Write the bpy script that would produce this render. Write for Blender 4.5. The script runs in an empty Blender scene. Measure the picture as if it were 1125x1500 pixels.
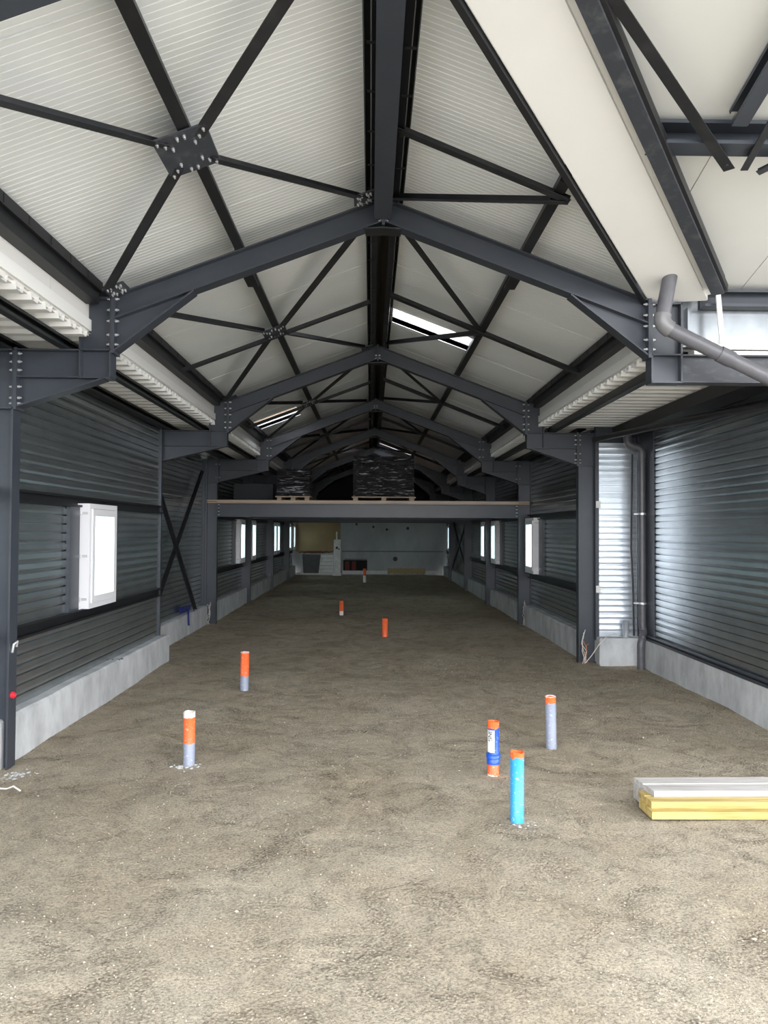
import bpy, math, random
import numpy as np
from mathutils import Vector, Matrix, noise as mnoise
R_ = random.Random(7)
scene = bpy.context.scene
C = bpy.context.collection

# ---------------------------------------------------------------- camera
cam_d = bpy.data.cameras.new('camera'); cam = bpy.data.objects.new('camera', cam_d); C.objects.link(cam)
PAN, TILT, ROLL = 0.0171, 0.0245, 0.0049
F = Vector((math.sin(PAN)*math.cos(TILT), math.cos(PAN)*math.cos(TILT), math.sin(TILT)))
Rt = Vector((math.cos(PAN), -math.sin(PAN), 0)); U = Rt.cross(F)
r2 = Rt*math.cos(ROLL)+U*math.sin(ROLL); u2 = U*math.cos(ROLL)-Rt*math.sin(ROLL)
M = Matrix((r2, u2, -F)).transposed().to_4x4(); M.translation = Vector((0, 0, 1.7))
cam.matrix_world = M
cam_d.sensor_fit = 'VERTICAL'; cam_d.sensor_height = 24.0; cam_d.lens = 24.0*1127/1500
cam_d.clip_start = 0.05; cam_d.clip_end = 300
scene.camera = cam

# ---------------------------------------------------------------- light
w = bpy.data.worlds.new('overcast_sky'); scene.world = w; w.use_nodes = True
nt = w.node_tree; bg = nt.nodes['Background']
tc = nt.nodes.new('ShaderNodeTexCoord'); sx = nt.nodes.new('ShaderNodeSeparateXYZ'); rp = nt.nodes.new('ShaderNodeValToRGB')
nt.links.new(tc.outputs['Generated'], sx.inputs[0]); nt.links.new(sx.outputs['Z'], rp.inputs[0])
rp.color_ramp.elements[0].color = (0.97, 0.98, 1.0, 1); rp.color_ramp.elements[1].color = (0.42, 0.45, 0.49, 1); rp.color_ramp.elements[0].position = .12; rp.color_ramp.elements[1].position = .75
nt.links.new(rp.outputs[0], bg.inputs[0]); bg.inputs[1].default_value = 1.8
vs = scene.view_settings
vs.view_transform = 'Standard'; vs.look = 'None'; vs.gamma = 1; vs.use_curve_mapping = False
vs.exposure = 2.3
scene.cycles.use_denoising = True
scene.cycles.max_bounces = 10; scene.cycles.diffuse_bounces = 6; scene.cycles.transparent_max_bounces = 12
scene.cycles.sample_clamp_indirect = 6
def portal(loc, rot, sx_, sy_):
    d = bpy.data.lights.new('sky_portal', 'AREA'); d.shape = 'RECTANGLE'; d.size = sx_; d.size_y = sy_
    d.cycles.is_portal = True
    o = bpy.data.objects.new('sky_portal', d); C.objects.link(o); o.location = loc; o.rotation_euler = rot

# ---------------------------------------------------------------- materials
def mat(name, col, rough=.6, metal=0.0, noise_amt=0.0, noise_scale=6.0, bump=0.0, bump_scale=40.0, col2=None, spec=.5, stretch=(1, 1, 1), ramp=(.35, .7)):
    m = bpy.data.materials.new(name); m.use_nodes = True
    n = m.node_tree.nodes; l = m.node_tree.links; b = n['Principled BSDF']
    b.inputs['Base Color'].default_value = (*col, 1); b.inputs['Roughness'].default_value = rough
    b.inputs['Metallic'].default_value = metal; b.inputs['Specular IOR Level'].default_value = spec
    t = n.new('ShaderNodeTexCoord'); mp = n.new('ShaderNodeMapping'); l.new(t.outputs['Object'], mp.inputs[0])
    mp.inputs['Scale'].default_value = stretch
    if col2 is not None or noise_amt:
        nz = n.new('ShaderNodeTexNoise'); nz.inputs['Scale'].default_value = noise_scale; nz.inputs['Detail'].default_value = 8
        nz.inputs['Roughness'].default_value = .62
        l.new(mp.outputs[0], nz.inputs['Vector'])
        rr = n.new('ShaderNodeValToRGB'); l.new(nz.outputs['Fac'], rr.inputs[0])
        c2 = col2 if col2 is not None else tuple(max(0, c*(1-noise_amt)) for c in col)
        rr.color_ramp.elements[0].position = ramp[0]; rr.color_ramp.elements[1].position = ramp[1]
        rr.color_ramp.elements[0].color = (*col, 1); rr.color_ramp.elements[1].color = (*c2, 1)
        l.new(rr.outputs[0], b.inputs['Base Color'])
    if bump:
        nb = n.new('ShaderNodeTexNoise'); nb.inputs['Scale'].default_value = bump_scale; nb.inputs['Detail'].default_value = 6
        l.new(mp.outputs[0], nb.inputs['Vector'])
        bp_ = n.new('ShaderNodeBump'); bp_.inputs['Strength'].default_value = bump; bp_.inputs['Distance'].default_value = .01
        l.new(nb.outputs['Fac'], bp_.inputs['Height']); l.new(bp_.outputs[0], b.inputs['Normal'])
    return m

STEEL = mat('painted_steel', (.033, .039, .051), .40, col2=(.042, .049, .062), noise_scale=3.0, bump=.04, bump_scale=25)
SCUFF = mat('scuffed_steel', (.036, .040, .050), .5, col2=(.10, .105, .11), noise_scale=9.0, ramp=(.52, .78), stretch=(1, 1, 2.5))
BLACK = mat('black_steel', (.007, .008, .010), .5, col2=(.018, .018, .020), noise_scale=7, ramp=(.5, .85))
BRACE = mat('dark_brace_steel', (.013, .014, .017), .45, col2=(.032, .032, .034), noise_scale=8, ramp=(.5, .8))
GALV = mat('galvanised_siding', (.46, .50, .52), .27, 0.9, col2=(.37, .41, .43), noise_scale=4.0, bump=.03, bump_scale=5)
GALV2 = mat('bright_galvanised', (.76, .79, .83), .27, 0.8, col2=(.70, .73, .77), noise_scale=12.0)
BOLT = mat('zinc_bolt', (.62, .63, .64), .35, .6)
PANEL = mat('cream_panel', (.765, .785, .785), .5, col2=(.735, .755, .755), noise_scale=1.2)
SOFF = mat('white_soffit', (.70, .69, .665), .5, col2=(.67, .66, .635), noise_scale=1.5)
DECK = mat('white_deck', (.76, .76, .74), .45)
CONC = mat('concrete', (.56, .575, .585), .85, col2=(.36, .37, .38), noise_scale=4.5, bump=.35, bump_scale=30, ramp=(.38, .68), stretch=(1, 1, .5))
CONC2 = mat('concrete_wall', (.46, .48, .48), .8, col2=(.31, .33, .335), noise_scale=1.3, bump=.1, ramp=(.4, .7), stretch=(1, 1, .45))
PLY = mat('ochre_board', (.30, .20, .09), .6, col2=(.22, .15, .07), noise_scale=1.6)
PVCW = mat('white_upvc', (.80, .80, .83), .35)
GREYP = mat('grey_pvc', (.085, .085, .098), .38, col2=(.11, .11, .12), noise_scale=14)
TIMB = mat('timber_edge', (.50, .38, .27), .6, col2=(.36, .27, .19), noise_scale=5, stretch=(.3, 1, 1))
WHITE = mat('white_paint', (.78, .78, .76), .5, col2=(.62, .62, .60), noise_scale=7)
WIRE = mat('white_cable', (.62, .60, .55), .5)
COPPER = mat('copper_wire', (.45, .20, .10), .4, .5)
BLUE = mat('navy_strap', (.02, .025, .16), .6)
REDL = mat('red_plastic', (.75, .03, .05), .3)
REDD = mat('dark_red', (.16, .02, .015), .6)
CLEARP = mat('lumpy_mortar', (.50, .50, .49), .9, col2=(.36, .36, .35), noise_scale=18, bump=.6)
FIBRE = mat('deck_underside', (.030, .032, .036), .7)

def wrap_mat():
    m = mat('stretch_wrap', (.012, .012, .014), .18)
    n = m.node_tree.nodes; l = m.node_tree.links; b = n['Principled BSDF']
    t = n.new('ShaderNodeTexCoord'); mp = n.new('ShaderNodeMapping'); mp.inputs['Scale'].default_value = (3, 3, 26)
    l.new(t.outputs['Object'], mp.inputs[0])
    nz = n.new('ShaderNodeTexNoise'); nz.inputs['Scale'].default_value = 1.6; nz.inputs['Detail'].default_value = 5; nz.inputs['Distortion'].default_value = 1.0
    l.new(mp.outputs[0], nz.inputs[0])
    bp_ = n.new('ShaderNodeBump'); bp_.inputs['Strength'].default_value = 1; bp_.inputs['Distance'].default_value = .05
    l.new(nz.outputs['Fac'], bp_.inputs['Height']); l.new(bp_.outputs[0], b.inputs['Normal'])
    rr = n.new('ShaderNodeValToRGB'); l.new(nz.outputs['Fac'], rr.inputs[0])
    rr.color_ramp.elements[0].position = .58; rr.color_ramp.elements[1].position = .70
    rr.color_ramp.elements[0].color = (.010, .010, .012, 1); rr.color_ramp.elements[1].color = (.55, .56, .60, 1)  # pale streaks are the film's highlights, painted into the base colour
    l.new(rr.outputs[0], b.inputs['Base Color'])
    return m
WRAP = wrap_mat()

def pane_mat(name, tint, tr=.75):
    m = bpy.data.materials.new(name); m.use_nodes = True
    n = m.node_tree.nodes; l = m.node_tree.links; n.remove(n['Principled BSDF']); out = n['Material Output']
    a = n.new('ShaderNodeBsdfTransparent'); a.inputs[0].default_value = (*tint, 1)
    b = n.new('ShaderNodeBsdfTranslucent'); b.inputs[0].default_value = (*tint, 1)
    g = n.new('ShaderNodeBsdfGlossy'); g.inputs['Roughness'].default_value = .1; g.inputs[0].default_value = (1, 1, 1, 1)
    mx = n.new('ShaderNodeMixShader'); mx.inputs[0].default_value = 1-tr
    l.new(a.outputs[0], mx.inputs[1]); l.new(b.outputs[0], mx.inputs[2])
    m2 = n.new('ShaderNodeMixShader'); m2.inputs[0].default_value = .05
    l.new(mx.outputs[0], m2.inputs[1]); l.new(g.outputs[0], m2.inputs[2]); l.new(m2.outputs[0], out.inputs[0])
    return m
GLASS = pane_mat('obscured_glass', (.84, .97, .98), .6)
SKYG = pane_mat('rooflight_sheet', (.96, .97, 1.0), .6)

def sand_mat():
    m = bpy.data.materials.new('compacted_sand'); m.use_nodes = True
    n = m.node_tree.nodes; l = m.node_tree.links; b = n['Principled BSDF']; b.inputs['Roughness'].default_value = .95
    b.inputs['Specular IOR Level'].default_value = .15
    t = n.new('ShaderNodeTexCoord')
    def nz(s, d=6, r=.6, dist=0):
        x = n.new('ShaderNodeTexNoise'); x.inputs['Scale'].default_value = s; x.inputs['Detail'].default_value = d
        x.inputs['Roughness'].default_value = r; x.inputs['Distortion'].default_value = dist; l.new(t.outputs['Object'], x.inputs[0]); return x
    def ramp(src, p0, c0, p1, c1):
        x = n.new('ShaderNodeValToRGB'); l.new(src, x.inputs[0]); x.color_ramp.elements[0].position = p0; x.color_ramp.elements[1].position = p1
        x.color_ramp.elements[0].color = (*c0, 1); x.color_ramp.elements[1].color = (*c1, 1); return x
    big = nz(1.1, 5, .6, .6); mid = nz(6, 6, .65, 1.2); fine = nz(85, 4, .7); vf = nz(260, 2, .6)
    c1 = ramp(big.outputs['Fac'], .35, (.48, .405, .30), .68, (.57, .50, .39))
    c2 = ramp(mid.outputs['Fac'], .38, (.78, .78, .78), .60, (1.12, 1.11, 1.08))
    c3 = ramp(fine.outputs['Fac'], .36, (.42, .42, .42), .56, (1.10, 1.10, 1.10))
    def mul(a, bb, f=1.0):
        x = n.new('ShaderNodeMix'); x.data_type = 'RGBA'; x.blend_type = 'MULTIPLY'; x.inputs[0].default_value = f
        l.new(a, x.inputs[6]); l.new(bb, x.inputs[7]); return x.outputs[2]
    o1 = mul(c1.outputs[0], c2.outputs[0], .55); o2 = mul(o1, c3.outputs[0], .75)
    vo = n.new('ShaderNodeTexVoronoi'); vo.inputs['Scale'].default_value = 48; l.new(t.outputs['Object'], vo.inputs[0])
    st = ramp(vo.outputs['Distance'], .07, (1, 1, 1), .11, (0, 0, 0))
    gate = ramp(vo.outputs['Color'], .86, (0, 0, 0), .9, (1, 1, 1))
    g = n.new('ShaderNodeMath'); g.operation = 'MULTIPLY'; l.new(st.outputs[0], g.inputs[0]); l.new(gate.outputs[0], g.inputs[1])
    mx = n.new('ShaderNodeMix'); mx.data_type = 'RGBA'; l.new(g.outputs[0], mx.inputs[0]); l.new(o2, mx.inputs[6]); mx.inputs[7].default_value = (.66, .63, .56, 1)
    l.new(mx.outputs[2], b.inputs['Base Color'])
    grit = n.new('ShaderNodeTexVoronoi'); grit.inputs['Scale'].default_value = 70; l.new(t.outputs['Object'], grit.inputs[0])
    patch = nz(2.3, 6, .7, 1.5); pm = ramp(patch.outputs['Fac'], .47, (0, 0, 0), .66, (1, 1, 1))
    gd = ramp(grit.outputs['Distance'], .25, (1.05, 1.05, 1.05), .62, (.52, .51, .50)); gm = mul(mx.outputs[2], gd.outputs[0])  # creases between grit grains darkened, their shade put into the colour
    mg = n.new('ShaderNodeMix'); mg.data_type = 'RGBA'; l.new(pm.outputs[0], mg.inputs[0]); l.new(mx.outputs[2], mg.inputs[6]); l.new(gm, mg.inputs[7])
    l.new(mg.outputs[2], b.inputs['Base Color'])
    gh = n.new('ShaderNodeMath'); gh.operation = 'MULTIPLY'; l.new(pm.outputs[0], gh.inputs[0]); l.new(grit.outputs['Distance'], gh.inputs[1])
    h1 = n.new('ShaderNodeMath'); h1.operation = 'MULTIPLY_ADD'; l.new(mid.outputs['Fac'], h1.inputs[0]); h1.inputs[1].default_value = 1.6; l.new(fine.outputs['Fac'], h1.inputs[2])
    h2 = n.new('ShaderNodeMath'); h2.operation = 'MULTIPLY_ADD'; l.new(vf.outputs['Fac'], h2.inputs[0]); h2.inputs[1].default_value = .5; l.new(h1.outputs[0], h2.inputs[2])
    h3 = n.new('ShaderNodeMath'); h3.operation = 'MULTIPLY_ADD'; l.new(gh.outputs[0], h3.inputs[0]); h3.inputs[1].default_value = -1.3; l.new(h2.outputs[0], h3.inputs[2])
    bp_ = n.new('ShaderNodeBump'); bp_.inputs['Strength'].default_value = 1.0; bp_.inputs['Distance'].default_value = .018
    l.new(h3.outputs[0], bp_.inputs['Height']); l.new(bp_.outputs[0], b.inputs['Normal'])
    return m
SAND = sand_mat()

def bands(name, stops, rough=.45, jag=.012):
    """colour bands along object z with ragged sprayed borders; stops = [(z, colour)] from bottom"""
    m = bpy.data.materials.new(name); m.use_nodes = True
    n = m.node_tree.nodes; l = m.node_tree.links; b = n['Principled BSDF']; b.inputs['Roughness'].default_value = rough
    t = n.new('ShaderNodeTexCoord'); s = n.new('ShaderNodeSeparateXYZ'); l.new(t.outputs['Object'], s.inputs[0])
    z = n.new('ShaderNodeTexNoise'); z.inputs['Scale'].default_value = 22; z.inputs['Detail'].default_value = 4; l.new(t.outputs['Object'], z.inputs[0])
    a = n.new('ShaderNodeMath'); a.operation = 'MULTIPLY_ADD'; l.new(z.outputs['Fac'], a.inputs[0]); a.inputs[1].default_value = jag*4; l.new(s.outputs['Z'], a.inputs[2])
    a2 = n.new('ShaderNodeMath'); a2.operation = 'SUBTRACT'; l.new(a.outputs[0], a2.inputs[0]); a2.inputs[1].default_value = jag*2
    prev = None
    for i, (zz, col) in enumerate(stops):
        if i == 0:
            c = n.new('ShaderNodeRGB'); c.outputs[0].default_value = (*col, 1); prev = c.outputs[0]; continue
        g = n.new('ShaderNodeMath'); g.operation = 'GREATER_THAN'; l.new(a2.outputs[0], g.inputs[0]); g.inputs[1].default_value = zz
        x = n.new('ShaderNodeMix'); x.data_type = 'RGBA'; l.new(g.outputs[0], x.inputs[0]); l.new(prev, x.inputs[6]); x.inputs[7].default_value = (*col, 1); prev = x.outputs[2]
    sp = n.new('ShaderNodeTexNoise'); sp.inputs['Scale'].default_value = 60; sp.inputs['Detail'].default_value = 5; l.new(t.outputs['Object'], sp.inputs[0])
    rr = n.new('ShaderNodeValToRGB'); l.new(sp.outputs['Fac'], rr.inputs[0]); rr.color_ramp.elements[0].position = .60; rr.color_ramp.elements[1].position = .68
    x = n.new('ShaderNodeMix'); x.data_type = 'RGBA'; x.inputs[7].default_value = (.72, .70, .68, 1); l.new(prev, x.inputs[6])
    k = n.new('ShaderNodeMath'); k.operation = 'MULTIPLY'; l.new(rr.outputs[0], k.inputs[0]); k.inputs[1].default_value = .35; l.new(k.outputs[0], x.inputs[0])
    l.new(x.outputs[2], b.inputs['Base Color'])
    return m

# ---------------------------------------------------------------- mesh helpers
class MB:
    def __init__(s): s.v = []; s.f = []; s.sm = []
    def add(s, vs_, fs, smooth=False):
        o = len(s.v); s.v += [tuple(v) for v in vs_]
        for f in fs: s.f.append(tuple(i+o for i in f)); s.sm.append(smooth)
    def box(s, x0, x1, y0, y1, z0, z1):
        if x0 > x1: x0, x1 = x1, x0
        if y0 > y1: y0, y1 = y1, y0
        if z0 > z1: z0, z1 = z1, z0
        s.add([(x0,y0,z0),(x1,y0,z0),(x1,y1,z0),(x0,y1,z0),(x0,y0,z1),(x1,y0,z1),(x1,y1,z1),(x0,y1,z1)],
              [(0,3,2,1),(4,5,6,7),(0,1,5,4),(1,2,6,5),(2,3,7,6),(3,0,4,7)])
        return s
    def sweep(s, p0, p1, prof, up=(0,0,1), smooth=False):
        """extrude a closed 2D profile (a=side, b=up) from p0 to p1"""
        p0 = Vector(p0); p1 = Vector(p1); d = (p1-p0).normalized(); u = Vector(up)
        side = d.cross(u).normalized(); u = side.cross(d).normalized(); n = len(prof)
        vs_ = [p0+side*a+u*b for a, b in prof]+[p1+side*a+u*b for a, b in prof]
        s.add(vs_, [(i, (i+1) % n, n+(i+1) % n, n+i) for i in range(n)], smooth)
        s.add(vs_[:n], [tuple(reversed(range(n)))]); s.add(vs_[n:], [tuple(range(n))])
        return s
    def ibeam(s, p0, p1, h, w, up, tf=.010, tw=.008):
        H = h/2; W = w/2; t = tw/2
        return s.sweep(p0, p1, [(-W,-H),(W,-H),(W,-H+tf),(t,-H+tf),(t,H-tf),(W,H-tf),(W,H),(-W,H),(-W,H-tf),(-t,H-tf),(-t,-H+tf),(-W,-H+tf)], up)
    def bar(s, p0, p1, w, h, up=(0,0,1)):
        return s.sweep(p0, p1, [(-w/2,-h/2),(w/2,-h/2),(w/2,h/2),(-w/2,h/2)], up)
    def angle(s, p0, p1, w, h, up=(0,0,1), t=.006, flip=1):
        P = [(-w/2,-h/2),(w/2,-h/2),(w/2,-h/2+t),(-w/2+t,-h/2+t),(-w/2+t,h/2),(-w/2,h/2)]
        if flip < 0: P = [(-a, b) for a, b in P][::-1]
        return s.sweep(p0, p1, P, up)
    def cbeam(s, p0, p1, w, h, up=(0,0,1), t=.004, flip=1):
        W = w/2; H = h/2
        P = [(-W,-H),(W,-H),(W,-H+.02),(W-t,-H+.02),(W-t,-H+t),(-W+t,-H+t),(-W+t,H-t),(W-t,H-t),(W-t,H-.02),(W,H-.02),(W,H),(-W,H)]
        if flip < 0: P = [(-a, b) for a, b in P][::-1]
        return s.sweep(p0, p1, P, up)
    def cyl(s, p0, p1, r, n=20, r1=None, up=None):
        d = Vector(p1)-Vector(p0); u = up or ((0,1,0) if abs(d.normalized().z) > .9 else (0,0,1))
        prof = [(r*math.cos(2*math.pi*i/n), r*math.sin(2*math.pi*i/n)) for i in range(n)]
        return s.sweep(p0, p1, prof, u, True)
    def pipe_open(s, x, y, z0, z1, r, t=.005, n=28, jag=0):
        vs_ = []
        for ring, (rr, zz) in enumerate([(r,z0),(r,z1),(r-t,z1),(r-t,z0+.02)]):
            for i in range(n):
                a = 2*math.pi*i/n; dz = (jag*math.sin(3*a+1)+jag*.5*math.sin(7*a)) if ring in (1,2) else 0
                vs_.append((x+rr*math.cos(a), y+rr*math.sin(a), zz+dz))
        fs = []
        for k in range(3):
            for i in range(n): fs.append((k*n+i, k*n+(i+1) % n, (k+1)*n+(i+1) % n, (k+1)*n+i))
        s.add(vs_, fs, True); s.add(vs_[3*n:], [tuple(range(n))])
        return s
    def tube(s, pts, r, n=10):
        P = [Vector(p) for p in pts]; rings = []; ref = Vector((0, 0, 1))
        for i, p in enumerate(P):
            d = (P[min(i+1, len(P)-1)]-P[max(i-1, 0)]).normalized()
            if abs(d.dot(ref)) > .97: ref = Vector((1, 0, 0))
            a = d.cross(ref).normalized(); b = a.cross(d); ref = b
            rings.append([p+a*r*math.cos(2*math.pi*k/n)+b*r*math.sin(2*math.pi*k/n) for k in range(n)])
        vs_ = [v for r_ in rings for v in r_]; fs = []
        for i in range(len(P)-1):
            for k in range(n): fs.append((i*n+k, i*n+(k+1) % n, (i+1)*n+(k+1) % n, (i+1)*n+k))
        s.add(vs_, fs, True); s.add(rings[0], [tuple(reversed(range(n)))]); s.add(rings[-1], [tuple(range(n))])
        return s
    def prism(s, poly, ax, a, b):
        """poly = 2D points in the other two axes, extruded on axis ax from a to b"""
        def mk(p, q):
            return (q, p[0], p[1]) if ax == 'x' else (p[0], q, p[1]) if ax == 'y' else (p[0], p[1], q)
        n = len(poly); vs_ = [mk(p, a) for p in poly]+[mk(p, b) for p in poly]
        s.add(vs_, [(i, (i+1) % n, n+(i+1) % n, n+i) for i in range(n)]+[tuple(reversed(range(n))), tuple(range(n, 2*n))])
        return s
    def build(s, name, m, parent=None, origin=None):
        me = bpy.data.meshes.new(name); V_ = s.v
        if origin is not None: V_ = [(a-origin[0], b-origin[1], c-origin[2]) for a, b, c in s.v]
        me.from_pydata(V_, [], s.f); me.materials.append(m)
        me.polygons.foreach_set('use_smooth', s.sm); me.update()
        import bmesh
        bm = bmesh.new(); bm.from_mesh(me); bmesh.ops.recalc_face_normals(bm, faces=bm.faces); bm.to_mesh(me); bm.free()
        o = bpy.data.objects.new(name, me); C.objects.link(o)
        if origin is not None: o.location = origin
        if parent is not None:
            o.parent = parent
            o.matrix_parent_inverse = parent.matrix_basis.inverted()
        return o
def tag(o, label, cat=None, group=None, kind=None):
    o['label'] = label
    if cat: o['category'] = cat
    if group: o['group'] = group
    if kind: o['kind'] = kind
    return o
def empty(name, loc, label, cat, group=None, kind=None):
    o = bpy.data.objects.new(name, None); C.objects.link(o); o.location = loc; o.empty_display_size = .1
    bpy.context.view_layer.update()
    return tag(o, label, cat, group, kind)
def struct(o, label=None):
    o['kind'] = 'structure'
    if label: o['label'] = label
    return o

# ---------------------------------------------------------------- layout
YF = [2.55, 5.578, 10.035, 14.10, 18.07, 22.22, 26.60]
YB = 29.7
X0 = .08; SL = .377
def zr(x, off=0.0): return 4.12+off-SL*abs(x-X0)          # top of rafters = underside of purlins
XL, XR = -1.87, 2.03
CL, CR = -2.80, 2.706
PO = .14                                                    # roof sheet above rafter tops

# ---------------------------------------------------------------- ground
def floor():
    xs = np.concatenate([np.linspace(-3.3, 3.9, 190)]); ys = np.concatenate([np.linspace(.6, 8, 260), np.linspace(8.05, 29.9, 220)])
    vs_ = []
    for y in ys:
        for x in xs:
            z = .022*(mnoise.noise(Vector((x*.9, y*.7, 0))))+.010*mnoise.noise(Vector((x*3.1, y*2.6, 3)))
            d = mnoise.noise(Vector((x*7+2*mnoise.noise(Vector((x*2, y*2, 5))), y*7, 7)))
            z += .005*abs(d)
            r = math.hypot((x-1.6), (y-2.9)); z -= .006*math.exp(-((r-.32)/.02)**2)*(1 if y > 2.85 else 0)
            vs_.append((x, y, z-.004))
    nx = len(xs); fs = [(j*nx+i, j*nx+i+1, (j+1)*nx+i+1, (j+1)*nx+i) for j in range(len(ys)-1) for i in range(nx-1)]
    m = MB(); m.add(vs_, fs, True); return struct(m.build('floor', SAND), 'compacted sandy fill floor running the length of the hall')
floor()
g = MB(); g.box(-40, 40, -40, .62, -.3, 0.0); g.box(3.9, 40, .62, 5.7, -.3, 0.0); g.box(-40, -3.3, .62, 60, -.3, 0.0); g.box(3.9, 40, 5.7, 60, -.3, 0.0); g.box(-3.3, 3.9, 29.9, 60, -.3, 0.0); g.box(-3.4, 4.0, .5, 30, -.5, -.12)
struct(g.build('floor', mat('outdoor_ground', (.50, .47, .41), .95, col2=(.42, .39, .34), noise_scale=3)), 'bare sandy ground around the building')

st = MB()
for i in range(9000):
    t = R_.random()**1.8; y = 1.6+t*9; x = R_.uniform(-.52, .55)*y*1.05
    if not (-2.5 < x < 3.3): continue
    if (x > 1.55 and 4.5 < y < 5.05): continue
    if mnoise.noise(Vector((x*1.3, y*1.1, 11))) < R_.uniform(-.5, .35): continue
    r = R_.uniform(.0015, .0042)*(1+.10*y)
    if R_.random() < .012: r *= 1.8
    z = .022*mnoise.noise(Vector((x*.9, y*.7, 0)))+.010*mnoise.noise(Vector((x*3.1, y*2.6, 3)))
    a = [Vector((R_.uniform(.7, 1.3)*dx*r, R_.uniform(.7, 1.3)*dy*r, R_.uniform(.5, .9)*dz*r))+Vector((x, y, z)) for dx, dy, dz in ((1,0,0),(-1,0,0),(0,1,0),(0,-1,0),(0,0,1),(0,0,-1))]
    st.add(a, [(0,2,4),(2,1,4),(1,3,4),(3,0,4),(2,0,5),(1,2,5),(3,1,5),(0,3,5)])
tag(st.build('gravel', mat('pale_gravel', (.42, .365, .285), .9, col2=(.60, .56, .48), noise_scale=5, ramp=(.56, .66))), 'loose pale gravel bits scattered over the sandy floor', 'gravel', kind='stuff')

# ---------------------------------------------------------------- roof (structure)
def ribbed_slope(mb, side, y0, y1, xa, xb, off=PO, t=.06):
    """roof sandwich panel underside with fine ribs running up the slope; xa = low edge, xb = ridge edge"""
    prof = []; y = y0
    RP = .0445; k0 = math.floor(y0/RP)
    prof.append((y0, 0))
    k = k0+1
    while k*RP < y1-.012:
        yy = k*RP
        if yy > y0+.012:
            if k % 23 == 0: prof += [(yy-.008, 0), (yy-.005, .010), (yy+.002, .010), (yy+.004, -.003), (yy+.010, 0)]
            else: prof += [(yy-.005, 0), (yy, .0030), (yy+.003, 0)]
        k += 1
    prof.append((y1, 0)); n = len(prof)
    def P(x, yy, dz): return (x, yy, zr(x, off)+dz)
    vs_ = [P(xa, a, b) for a, b in prof]+[P(xb, a, b) for a, b in prof]
    mb.add(vs_, [(i, i+1, n+i+1, n+i) for i in range(n-1)])
    A = [P(xa, y0, t), P(xa, y1, t), P(xb, y0, t), P(xb, y1, t), P(xa, y0, 0), P(xa, y1, 0), P(xb, y0, 0), P(xb, y1, 0)]
    mb.add(A, [(0,1,3,2),(0,2,6,4),(1,3,7,5),(0,1,5,4),(2,3,7,6)])
XE_L, XE_R = X0-2.16, X0+2.16
holes_L = [(12.72, 13.60, -2.02, -1.25)]
holes_R = [(8.55, 9.12, .24, 1.17), (21.05, 21.85, .24, 1.12)]
mb = MB(); y = 1.9
for (a, b, xa, xb) in holes_L:
    ribbed_slope(mb, -1, y, a, XE_L, X0-.10); ribbed_slope(mb, -1, a, b, xb, X0-.10); ribbed_slope(mb, -1, a, b, XE_L, xa); y = b
ribbed_slope(mb, -1, y, YB, XE_L, X0-.10)
struct(mb.build('ceiling', PANEL), 'cream ribbed sandwich panel underside of the left roof slope')
mb = MB(); y = YF[1]+.03
for (a, b, xa, xb) in holes_R:
    ribbed_slope(mb, 1, y, a, XE_R, X0+.10); ribbed_slope(mb, 1, a, b, xa, X0+.10); ribbed_slope(mb, 1, a, b, XE_R, xb); y = b
ribbed_slope(mb, 1, y, YB, XE_R, X0+.10)
# valley: main slope cut diagonally in the foreground bay, strip by strip
VA = Vector((1.985, 5.58)); VB = Vector((.18, 3.06))
def vx(y): return VB.x+(y-VB.y)/(VA.y-VB.y)*(VA.x-VB.x)
yy = 3.06; k = math.ceil(yy/.0445)
edges = [yy]+[k_*.0445 for k_ in range(k, int(5.6/.0445)+1)]+[5.61]
for i in range(len(edges)-1):
    a, b = edges[i], edges[i+1]
    if b-a < .004: continue
    xa0, xa1 = vx(a)+.05, vx(b)+.05
    for (s0, z0), (s1, z1) in (((0, 0), (.83, 0)), ((.83, 0), (.93, .003)), ((.93, .003), (1, 0))):
        ya, yb = a+(b-a)*s0, a+(b-a)*s1; xa_, xb_ = vx(ya)+.05, vx(yb)+.05
        mb.add([(X0+.1, ya, zr(X0+.1, PO)+z0), (X0+.1, yb, zr(X0+.1, PO)+z1), (xb_, yb, zr(xb_, PO)+z1), (xa_, ya, zr(xa_, PO)+z0)], [(0,1,2,3)])
    mb.add([(X0+.1, a, zr(X0+.1, PO)+.06), (X0+.1, b, zr(X0+.1, PO)+.06), (xa1, b, zr(xa1, PO)+.06), (xa0, a, zr(xa0, PO)+.06)], [(0,1,2,3)])
struct(mb.build('ceiling', PANEL), 'cream ribbed sandwich panel underside of the right roof slope')
mb = MB(); mb.prism([(X0-.16, zr(X0-.16, PO+.07)), (X0, 4.36), (X0+.16, zr(X0+.16, PO+.07)), (X0+.16, zr(X0+.16, PO+.05)), (X0, 4.33), (X0-.16, zr(X0-.16, PO+.05))], 'y', 1.9, YB)
struct(mb.build('trim_1', mat('ridge_dark', (.055, .045, .035), .7)), 'dark ridge capping seen between the two ridge purlins')

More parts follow.
